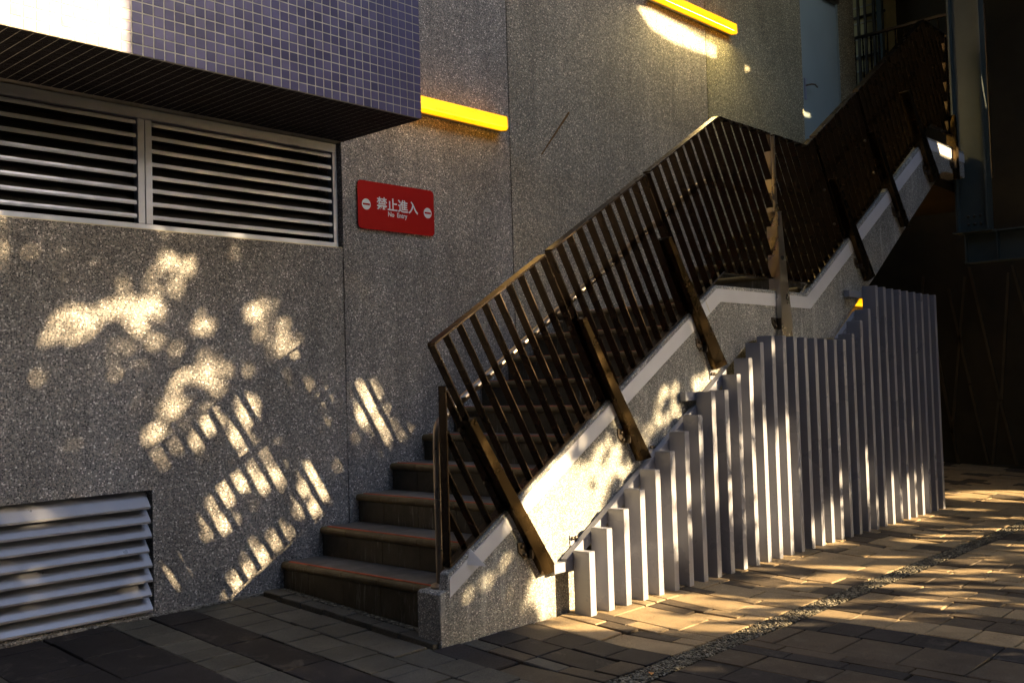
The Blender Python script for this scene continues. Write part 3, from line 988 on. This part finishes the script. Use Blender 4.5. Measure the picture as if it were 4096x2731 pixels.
post((2.238, 1.467), (2.272, 1.480), (2.841, .676), (2.735, .663), 1.00)
post((3.095, 1.980), (3.129, 1.992), (3.726, 1.214), (3.590, 1.180), 1.53)
p4 = post((4.475, 2.285), (4.530, 2.288), (4.655, 1.300), (4.480, 1.300), 1.74)
post((5.440, 2.640), (5.482, 2.651), (6.100, 1.917), (5.960, 1.870), 2.18)
post((6.210, 3.130), (6.252, 3.145), (6.897, 2.403), (6.760, 2.385), 2.66)
post((6.980, 3.620), (7.020, 3.640), (7.680, 2.930), (7.490, 2.870), 3.10)
post((8.120, 3.60), (8.160, 3.60), (8.200, 2.98), (8.120, 2.98), 3.30)
for o_ in [p4] + list(p4.children):
    if o_.name.startswith('post'):
        o_.data.materials.clear()
        o_.data.materials.append(M['post_sky_lit'])
for c, ss in ((1.655, (0.12, 0.43)), (2.656, (0.45, 0.75)), (3.750, (0.45, 0.75)), (6.90, (0.45, 0.75)), (5.95, (0.45, 0.75))):
    seg = clip_line(c - 0.004, 0.5, 9)
    if seg:
        (ax_, az_), (bx_, bz_) = seg
        L = math.dist(seg[0], seg[1])
        for f_ in (0.18, 0.52):
            o = link('bolt', hexx, None, rl)
            o.location = (ax_ + (bx_ - ax_) * f_ - 0.006, -1.395, az_ + (bz_ - az_) * f_)
for zb in (1.93, 2.17):
    o = link('bolt', hexx, None, rl)
    o.location = (4.512, -1.395, zb)

# round handrail with newel and floor flange
hr = thing('handrail', 'round polished stainless handrail tube with bent newel on the stringer end', 'handrail')
def smooth(pts, it=3):
    for _ in range(it):
        q = [pts[0]]
        for a, b in zip(pts[:-1], pts[1:]):
            a, b = Vector(a), Vector(b)
            q += [a * 0.75 + b * 0.25, a * 0.25 + b * 0.75]
        q.append(pts[-1])
        pts = q
    return [tuple(p) for p in pts]
path = smooth([(1.268, -1.333, 0.172), (1.268, -1.333, 0.50), (1.268, -1.333, 0.86), (1.272, -1.333, 0.940), (1.32, -1.333, 0.985), (1.40, -1.331, 1.037), (2.2, -1.33, 1.52)], 3)
path += smooth([(3.62, -1.33, 2.365), (3.75, -1.33, 2.432), (3.90, -1.33, 2.442), (4.50, -1.33, 2.44)], 3)
path += smooth([(4.95, -1.33, 2.44), (5.09, -1.33, 2.442), (5.25, -1.33, 2.53), (7.40, -1.33, 3.87)], 2)
link('tube', tube_mesh('tube', path, 0.0215, 18), 'tube', hr)
link('floor_flange', tube_mesh('floor_flange', [(1.268, -1.333, 0.164), (1.268, -1.333, 0.176), (1.268, -1.333, 0.186), (1.268, -1.333, 0.192)], [0.050, 0.050, 0.046, 0.030], 28), 'tube', hr)
for c in (1.655, 2.656, 3.75, 6.90):
    xx = None
    for s in range(100, 900):
        xq = 1.3 + s * 0.007
        zq = 1.035 + 0.605 * (xq - 1.397) if xq < 3.75 else (2.44 if xq < 5.1 else 2.44 + 0.623 * (xq - 5.1))
        if abs(cof(xq, zq) - c) < 0.006:
            xx = (xq, zq)
    if xx:
        link('bracket', tube_mesh('bracket', [(xx[0], -1.372, xx[1] - 0.05), (xx[0], -1.345, xx[1] - 0.05), (xx[0], -1.333, xx[1] - 0.035), (xx[0], -1.33, xx[1] - 0.018)], 0.006, 8), 'tube', hr)

# ------------------------------------------------------------------ slatted fence under the stairs
fn = thing('slatted_fence', 'light grey slatted fence of upright box slats stepping up under the stairs', 'fence')
tops = [.243, .345, .430, .524, .618, .712, .818, .909, 1.047, 1.050, 1.147, 1.250, 1.352, 1.399, 1.401, 1.397, 1.393, 1.388, 1.385, 1.382, 1.383, 1.429, 1.532, 1.627, 1.818, 1.813, 1.807, 1.806, 1.802, 1.799, 1.796, 1.794, 1.794]
FY0, FY1 = -1.590, -1.480
for k, zt in enumerate(tops):
    xk = 2.086 + 0.1552 * k
    s = box('slat', (xk, FY0, -0.090), (xk + 0.048, FY1, zt - 0.004), 'slat', fn, 0.0016)
    s.rotation_euler = (0, 0, 0)
    box('end_cap', (xk + 0.001, FY0 + 0.001, zt - 0.0025), (xk + 0.047, FY1 - 0.001, zt), 'slat', s)
for x0, z in ((1.935, 0.166), (3.215, 1.018), (5.580, 1.752)):
    box('rail', (x0, -1.4785, z - 0.026), (7.10, -1.4365, z + 0.026), 'slat', fn, 0.002)
dg = [(2.035, 0.205), (2.917, 0.714), (3.70, 1.180), (3.70, 1.112), (2.917, 0.646), (2.055, 0.150)]
prism('diagonal_rail', dg, -1.4790, -1.4370, 'slat', fn, 0.0015)
prism('diagonal_rail', [(5.36, 1.40), (5.72, 1.62), (5.72, 1.56), (5.36, 1.34)], -1.4790, -1.4370, 'slat', fn, 0.0015)
for xb, zb in ((2.15, 0.285), (2.90, 0.72), (3.6, 1.14)):
    br = box('bracket', (xb - 0.03, -1.4365, zb - 0.025), (xb + 0.03, -1.4315, zb + 0.03), 'slat', fn, 0.001)
    for dx in (-0.014, 0.014):
        o = link('rivet', hexm, None, br)
        o.location = (xb + dx, -1.4365, zb + 0.012)
# small vent grille behind the first slat
vg = thing('vent_grille', 'small dark horizontal grille behind the shortest fence slat', 'grille')
box('back', (2.17, -1.30, -0.12), (2.60, -1.28, 0.20), 'dark', vg)
for k in range(6):
    z = -0.10 + 0.047 * k
    box('blade', (2.17, -1.36, z), (2.60, -1.302, z + 0.007), 'slat', vg)

# ------------------------------------------------------------------ wall lamps
def wall_lamp(x0, x1, z, label, watt=0.0):
    t = thing('wall_lamp', label, 'lamp', group='yellow strip lamps on the wall')
    box('housing', (x0, -0.030, z - 0.004), (x1, -0.001, z + 0.100), 'lampbody', t, 0.002)
    prism_x('cover', [(-0.0305, z + 0.004), (-0.078, z - 0.004), (-0.092, z + 0.010), (-0.088, z + 0.086), (-0.075, z + 0.096), (-0.0305, z + 0.094)], x0 + 0.012, x1 - 0.012, 'lamp', t)
    for xa, xb in ((x0, x0 + 0.0115), (x1 - 0.0115, x1)):
        prism_x('end_cap', [(-0.0305, z), (-0.080, z - 0.008), (-0.096, z + 0.008), (-0.092, z + 0.090), (-0.077, z + 0.100), (-0.0305, z + 0.098)], xa, xb, 'lampbody', t)
    if watt:
        ld = bpy.data.lights.new('lamp_light', 'AREA')
        ld.shape = 'RECTANGLE'
        ld.size, ld.size_y = x1 - x0 - 0.1, 0.05
        ld.energy = watt
        ld.color = (1.0, 0.78, 0.30)
        lo = bpy.data.objects.new('lamp_light', ld)
        lo.location = ((x0 + x1) / 2, -0.10, z + 0.02)
        lo.rotation_euler = (R(-28), 0, 0)
        lo.parent = t
        C.objects.link(lo)
    return t
wall_lamp(1.84, 3.195, 2.928, 'yellow strip lamp partly hidden behind the purple tiled overhang', 0.25)
wall_lamp(5.09, 6.45, 4.375, 'yellow strip lamp high on the wall at the top edge of the photo', 3.6)
wall_lamp(7.91, 9.262, 1.866, 'yellow strip lamp glimpsed beneath the upper flight behind the fence', 0.4)

# ------------------------------------------------------------------ no-entry sign
sg = thing('no_entry_sign', 'red no entry sign with white Chinese and English lettering on the pebble wall', 'sign')
def rrect(x0, x1, z0, z1, r, n=6):
    p = []
    for cx, cz, a0 in ((x1 - r, z1 - r, 0), (x0 + r, z1 - r, 90), (x0 + r, z0 + r, 180), (x1 - r, z0 + r, 270)):
        for k in range(n + 1):
            a = R(a0 + 90 * k / n)
            p.append((cx + r * math.cos(a), cz + r * math.sin(a)))
    return p
prism('plate', rrect(1.878, 2.520, 2.118, 2.421, 0.030), -0.010, -0.0145, 'red', sg)
for xs in (1.95, 2.45):
    box('stand_off', (xs - 0.01, -0.0098, 2.15), (xs + 0.01, -0.0005, 2.39), 'bolt', sg)
for cx, cz in ((1.945, 2.273), (2.462, 2.268)):
    disc = prism('no_entry_disc', [(cx + 0.0345 * math.cos(R(a)), cz + 0.0345 * math.sin(R(a))) for a in range(0, 360, 12)], -0.0147, -0.0153, 'white', sg)
    box('disc_bar', (cx - 0.028, -0.0159, cz - 0.0058), (cx + 0.028, -0.0154, cz + 0.0058), 'red', disc)
def text(name, body, x0, x1, zbase, height, off):
    cu = bpy.data.curves.new(name, 'FONT')
    cu.body = body
    cu.size = 1.0
    cu.offset = off
    cu.extrude = 0.002
    cu.resolution_u = 4
    to = bpy.data.objects.new(name, cu)
    C.objects.link(to)
    dg_ = bpy.context.evaluated_depsgraph_get()
    me = bpy.data.meshes.new_from_object(to.evaluated_get(dg_))
    bpy.data.objects.remove(to)
    co = np.array([v.co for v in me.vertices])
    mn, mx = co.min(0), co.max(0)
    for v in me.vertices:
        a, b, c = v.co
        v.co = (x0 + (a - mn[0]) / (mx[0] - mn[0]) * (x1 - x0), -0.0150 - 0.0006 * (c - mn[2]) / max(1e-6, mx[2] - mn[2]), zbase + (b - mn[1]) / (mx[1] - mn[1]) * height)
    me.materials.clear()
    bm = bmesh.new(); bm.from_mesh(me); bmesh.ops.recalc_face_normals(bm, faces=bm.faces); bm.to_mesh(me); bm.free()
    return link(name, me, 'white', sg)
text('lettering', '\u7981\u6b62\u9032\u5165', 2.029, 2.376, 2.248, 0.083, 0.018)
text('lettering', 'No  Entry', 2.121, 2.281, 2.203, 0.040, 0.017)

# rust streak: a thin stain left by a removed pipe clip
M['rust'] = simple('rust_stain', (0.16, 0.085, 0.025), 0.85, 0, 0.6, 60)
rs = prism('rust_streak', [(3.640, 2.830), (3.652, 2.828), (3.99, 3.195), (3.998, 3.215), (3.975, 3.208)], -0.0005, -0.0016, 'rust', bld)

# ------------------------------------------------------------------ what shades the place (outside the frame, towards the sun)
def poly_wall(name, outer, holes, y0, y1, mat, parent):
    bm = bmesh.new()
    for ring in [outer] + holes:
        vv = [bm.verts.new((x, y0, z)) for x, z in ring]
        for a, b in zip(vv, vv[1:] + vv[:1]):
            bm.edges.new((a, b))
    bmesh.ops.triangle_fill(bm, edges=list(bm.edges), use_beauty=True)
    res = bmesh.ops.extrude_face_region(bm, geom=list(bm.faces))
    for v in res['geom']:
        if isinstance(v, bmesh.types.BMVert):
            v.co.y = y1
    bmesh.ops.recalc_face_normals(bm, faces=bm.faces)
    me = bpy.data.meshes.new(name)
    bm.to_mesh(me)
    bm.free()
    return link(name, me, mat, parent)
TW = 4.70
def lw(p):
    return (p[0] + SX * TW, p[1] + SZ * TW)
sw = thing('shade_screen', 'tall grey screen on posts, added out of view to block and shape the sun', 'wall')  # added unseen blocker, its slots shaped to throw sun patches
slots = [[(4.927, 4.289), (5.184, 4.324), (5.691, 4.284), (6.226, 4.232), (6.217, 4.106), (5.47, 4.095), (5.14, 4.142)],
         [(7.673, 3.921), (8.144, 3.925), (8.142, 3.896), (7.862, 3.880)],
         [(6.72, 4.155), (6.86, 4.150), (6.73, 4.09)],
         [(6.90, 2.73), (7.36, 2.71), (7.34, 2.60), (6.98, 2.61)],
         [(3.70, 4.00), (4.56, 4.20), (4.60, 4.80), (3.85, 4.80)],
         [(7.53, 3.42), (7.58, 3.40), (7.69, 3.10), (7.66, 3.08)]]
poly_wall('shade_screen_sheet', [(lw((-0.335, 0))[0], 3.93), (5.1, 3.93), (5.1, 2.98), (6.2, 2.98), (6.2, 2.12), (9.0, 2.12), (9.0, 1.55), (17.5, 1.55), (17.5, 6.95), (lw((-0.335, 0))[0], 6.95)], [[lw(p) for p in s] for s in slots], -TW, -TW - 0.04, 'far', sw)
for xp in (2.42, 13.2, 17.3):
    box('post', (xp, -TW - 0.15, -0.3), (xp + 0.09, -TW - 0.045, 6.9), 'girder', sw)  # post of the added shade screen

# unseen blocks added behind and left of the camera to cut sky light
nb = thing('sky_blocker', 'tall dark blocks added out of view behind the camera to cut sky light', 'building')
box('wall', (-12.0, -9.0, -0.3), (-4.2, 3.0, 13.0), 'blocker_face', nb)  # added block, part of the sky blocker
box('wall', (-12.0, -16.0, -0.3), (1.9, -9.001, 13.0), 'blocker_face', nb)  # added block, part of the sky blocker

# trees: the crown is filled with leaves; gaps in it let the sun through
GAPS = np.array([(0.114,1.493,79.7,-7.2,122.6,1),(0.276,1.562,121.6,-232.7,377.3,0.7),(0.511,1.669,39.4,-75.5,180.9,1),(0.443,1.544,101.1,-18.7,286,0.9),(0.648,1.859,110.9,-40.8,268.4,0.45),(0.697,1.777,97.4,-34,265.6,0.4),(0.392,1.726,201.9,-38.7,311.3,0.35),(0.832,1.484,182.2,-16.3,258.4,0.4),(1.149,1.588,155,-23.7,278,0.55),(0.356,1.358,272.2,-8.8,155.8,0.4),(0.503,1.307,148.5,-2.1,245.2,0.5),(0.601,1.37,180,-7.7,238.4,0.35),(1.256,1.442,50.5,-3.9,64,0.5),(1.385,1.393,119.6,-63.3,208.2,0.9),(1.098,1.23,307.4,-3.6,336.4,0.6),(0.711,1.204,81.6,-46.6,196.7,0.75),(0.867,1.21,71.4,-17.3,151,0.55),(0.638,1.061,171.5,-47,68.1,1),(0.576,0.916,96.2,17.3,119.2,0.9),(-0.018,1.421,463.3,-27,818.7,0.5),(-0.224,1.723,1194.6,-71.4,473.8,0.6),(0.567,0.808,264.6,26.3,244.5,0.7),(0.629,0.867,393.9,44.4,459.7,0.5),(0.848,0.982,217.8,85.2,160,0.8),(1.049,0.888,81.1,4.5,68.4,0.9),(1.08,1.055,289.9,167.9,137,0.8),(1.044,0.66,106.9,20,139.7,1),(1.17,0.66,77.2,20,135.2,0.8),(1.271,0.664,284,3.1,101.4,0.5),(0.933,0.587,176.3,36.6,223.2,0.8),(0.852,0.513,230.3,52.6,284.8,0.6),(0.836,0.41,299.1,77.4,367.2,0.8),(0.93,0.434,220.8,36.9,196,0.7),(1.103,0.22,142.5,33.4,139.2,1),(1.189,0.268,196.1,61.9,263,1),(1.297,0.291,185.6,57.8,255.9,0.9),(1.385,0.259,231.3,113.7,472.1,0.8),(1.031,0.123,150.4,62.6,220.2,0.9),(0.642,0.208,183,58.6,212.8,0.4),(1.571,0.497,111.6,13.2,94.5,0.7),(1.495,0.607,164.9,8.4,96,0.6),(1.4,0.465,466.7,28.3,248.7,0.5),(1.933,1.063,106.6,-2.1,67.7,0.7),(2.049,0.869,88.4,0.2,53.7,0.5),(1.879,0.985,212.1,-5.6,86.9,0.5),(2.227,0.79,117.4,9.8,142.2,0.4),(1.807,0.816,219.7,1.2,115.5,0.5),(-0.097,0.58,45.1,51.5,854.7,0.8),(0.228,0.563,243.9,388.1,1787.8,0.3),(0.426,0.135,440.6,985.2,1121.2,0.7),(-0.069,0.525,292,456.9,1922.6,0.4),(1.192,-0.063,9,-7,26.3,1),(1.153,-0.379,40.4,3.3,24.1,1),(1.244,-0.024,16.1,-4.5,44.9,1),(1.667,0.104,26.8,-0.4,76.2,0.9),(1.125,-0.217,52.1,8.9,54.1,1),(1.075,-0.547,45.4,39,123.4,1),(0.66,-0.39,331.7,113.5,443,0.6),(0.77,-0.343,662,68.9,429.7,0.5),(0.584,-0.409,499.1,258.5,924.7,0.4),(1.923,0.236,34.1,-52.6,130,0.5),(1.399,0.219,309,65.4,737.9,0.7),(1.102,0.035,206.8,37.1,303.2,0.8),(2.387,0.395,20.8,-14.2,74.8,0.5),(2.746,0.549,30.8,-54.6,174.5,0.8),(2.564,0.895,200.8,-49.7,632.6,0.9),(2.461,0.825,403.6,-64.1,648.5,0.4),(1.678,0.348,97.5,-0.9,102.9,0.4),(1.417,-0.183,44.8,12.4,71.7,0.9),(1.129,-0.527,48.6,3,24.7,1),(1.336,-0.468,43.2,-0.1,15.6,1),(1.575,-0.409,37.9,-1.5,10.5,1),(1.785,-0.388,44.4,-2.8,10,1),(2.016,-0.217,53.7,-4.9,9.5,0.6),(2.205,-0.159,134.8,-16.3,9.4,0.5),(2.409,-0.02,175.4,-22.9,10.7,0.6),(2.608,-0.09,160.1,-21.7,10.2,0.5),(2.832,0.032,166,-24.6,4.9,0.8),(3.006,-0.265,48.7,-6.7,5.2,1),(3.272,-0.262,30.2,-4.1,4.8,1),(3.747,-0.646,56.3,3.8,53,0.7),(3.99,-0.615,42,-0.7,28.6,0.9),(4.155,-0.381,96.2,-12.8,28,0.5),(4.576,-0.323,159.2,-28.8,20,0.8),(4.71,-0.571,78.9,5.9,98.3,0.5),(5.047,-0.54,53,-6.5,23.7,0.9),(5.397,-0.577,46.8,-5.9,22.3,1),(5.683,-0.534,55.4,-7,30.4,0.8),(5.933,-0.484,99,-20.2,21.2,0.6),(2.243,0.41,107.7,-9.2,90.8,0.8),(3.226,0.675,85.5,-14.7,234.7,0.8),(2.923,0.504,139.6,-16.7,137.1,0.6),(1.158,-0.766,9.1,-3.9,175.9,1),(1.614,-0.788,11.5,4.3,256.1,1),(0.959,-0.743,48.1,8.3,500.2,0.96),(7.341,-0.72,6.4,5.9,36,1),(1.466,-0.91,15.2,-54.6,869.2,1)])
def light(a, b):
    L = np.zeros_like(a)
    for cx, cz, i0, i1, i2, l in GAPS:
        dx, dz = a - cx, b - cz
        q = i0 * dx * dx + i1 * dx * dz + i2 * dz * dz
        L = np.maximum(L, min(1, l * 1.1) * np.clip((1.55 - q) / 0.9, 0, 1))
    # small leaf clumps that break the larger wall patches up
    brk = np.zeros_like(a)
    for cx, cz, r_ in BREAK:
        brk = np.maximum(brk, np.clip(1.5 - ((a - cx) ** 2 + (b - cz) ** 2) / (r_ * r_), 0, 1))
    L = np.where(b > 0.06, np.minimum(L, 0.72), L) * (1 - 0.6 * brk)
    for cx, cz, r_ in FLECK:
        L = np.maximum(L, np.clip(1.6 - ((a - cx) ** 2 + (b - cz) ** 2) / (r_ * r_), 0, 1) * np.where(b > 0.06, 0.5, 0.97))
    return L
r2 = random.Random(4)
BREAK = [(r2.uniform(-0.3, 2.4), r2.uniform(0.05, 1.95), r2.uniform(0.03, 0.065)) for _ in range(190)]
FLECK = []
while len(FLECK) < 135:                      # low gaps: streaks of sun on the paving
    a_, b_ = r2.uniform(0.7, 7.0), r2.uniform(-1.42, -0.66)
    edge = 0.78 if b_ > -0.95 else 0.85 + (-0.95 - b_) * 1.75
    if a_ < edge + 0.05 or (a_ > 3.1 and r2.random() < 0.66):
        continue
    FLECK.append((a_, b_, r2.uniform(0.035, 0.090)))
FLECK += [(r2.uniform(0.2, 1.9), r2.uniform(0.1, 1.7), r2.uniform(0.025, 0.05)) for _ in range(34)]
rg = np.random.default_rng(21)
NL = 125000
la = rg.uniform(-3.6, 9.8, NL)
lb = rg.uniform(-2.45, 2.35, NL)
lt = rg.uniform(6.2, 8.3, NL)
T0 = 5.0                                     # optical depth of the full crown
keep = rg.uniform(0, 1, NL) < np.minimum(1.0, -np.log(np.clip(light(la, lb), math.exp(-T0), 0.999)) / T0)
# ragged outline and no leaves in front of the sunlit overhang
keep &= ~((la < -0.2) & (lb > 1.75))
ea, eb = rg.uniform(3.4, 4.9, 3200), rg.uniform(3.75, 5.1, 3200)     # extra leaves added to dim the sun through one screen slot
la, lb, lt = np.concatenate([la[keep], ea]), np.concatenate([lb[keep], eb]), np.concatenate([lt[keep], rg.uniform(6.6, 8.2, 3200)])
lx, ly, lz = la + SX * lt, -lt, lb + SZ * lt
trunks = [(2.2, -7.4), (6.0, -7.1), (9.8, -7.5), (13.2, -7.2)]
own = np.argmin(np.stack([np.abs(lx - t[0]) for t in trunks]), 0)
labels = ['leafy tree nearest the camera side shading the tiled overhang end', 'second leafy tree in the row opposite the stairs', 'third leafy tree in the row opposite the fence', 'last leafy tree in the row opposite the steel column']
for ti, (tx, ty) in enumerate(trunks):
    t = thing('tree', labels[ti], 'tree', group='trees opposite the stairs')
    zt = 6.2 if ti == 0 else 6.8
    pts = [(tx, ty, -0.3), (tx + 0.03, ty, 0.4), (tx - 0.03, ty + 0.03, 1.1)]
    # the trunk stays low so that its shadow falls on shaded ground
    link('trunk', tube_mesh('trunk', pts, [0.17, 0.13, 0.11], 12), 'bark', t)
    sel = own == ti
    n = int(sel.sum())
    ctr = np.stack([lx[sel], ly[sel], lz[sel]], -1)
    d1 = rg.normal(size=(n, 3)); d1 /= np.linalg.norm(d1, axis=1)[:, None]
    d2 = np.cross(d1, rg.normal(size=(n, 3))); d2 /= np.linalg.norm(d2, axis=1)[:, None]
    ln = rg.uniform(0.055, 0.085, n)[:, None]
    wd = ln * 0.55
    V = np.stack([ctr - d1 * ln, ctr + d2 * wd, ctr + d1 * ln, ctr - d2 * wd], 1).reshape(-1, 3)
    F = np.arange(4 * n).reshape(-1, 4)
    me = bpy.data.meshes.new('crown')
    me.vertices.add(len(V)); me.vertices.foreach_set('co', V.ravel())
    me.loops.add(F.size); me.loops.foreach_set('vertex_index', F.ravel())
    me.polygons.add(n); me.polygons.foreach_set('loop_start', np.arange(0, 4 * n, 4)); me.polygons.foreach_set('loop_total', np.full(n, 4))
    me.update()
    link('crown', me, 'leaf', t)
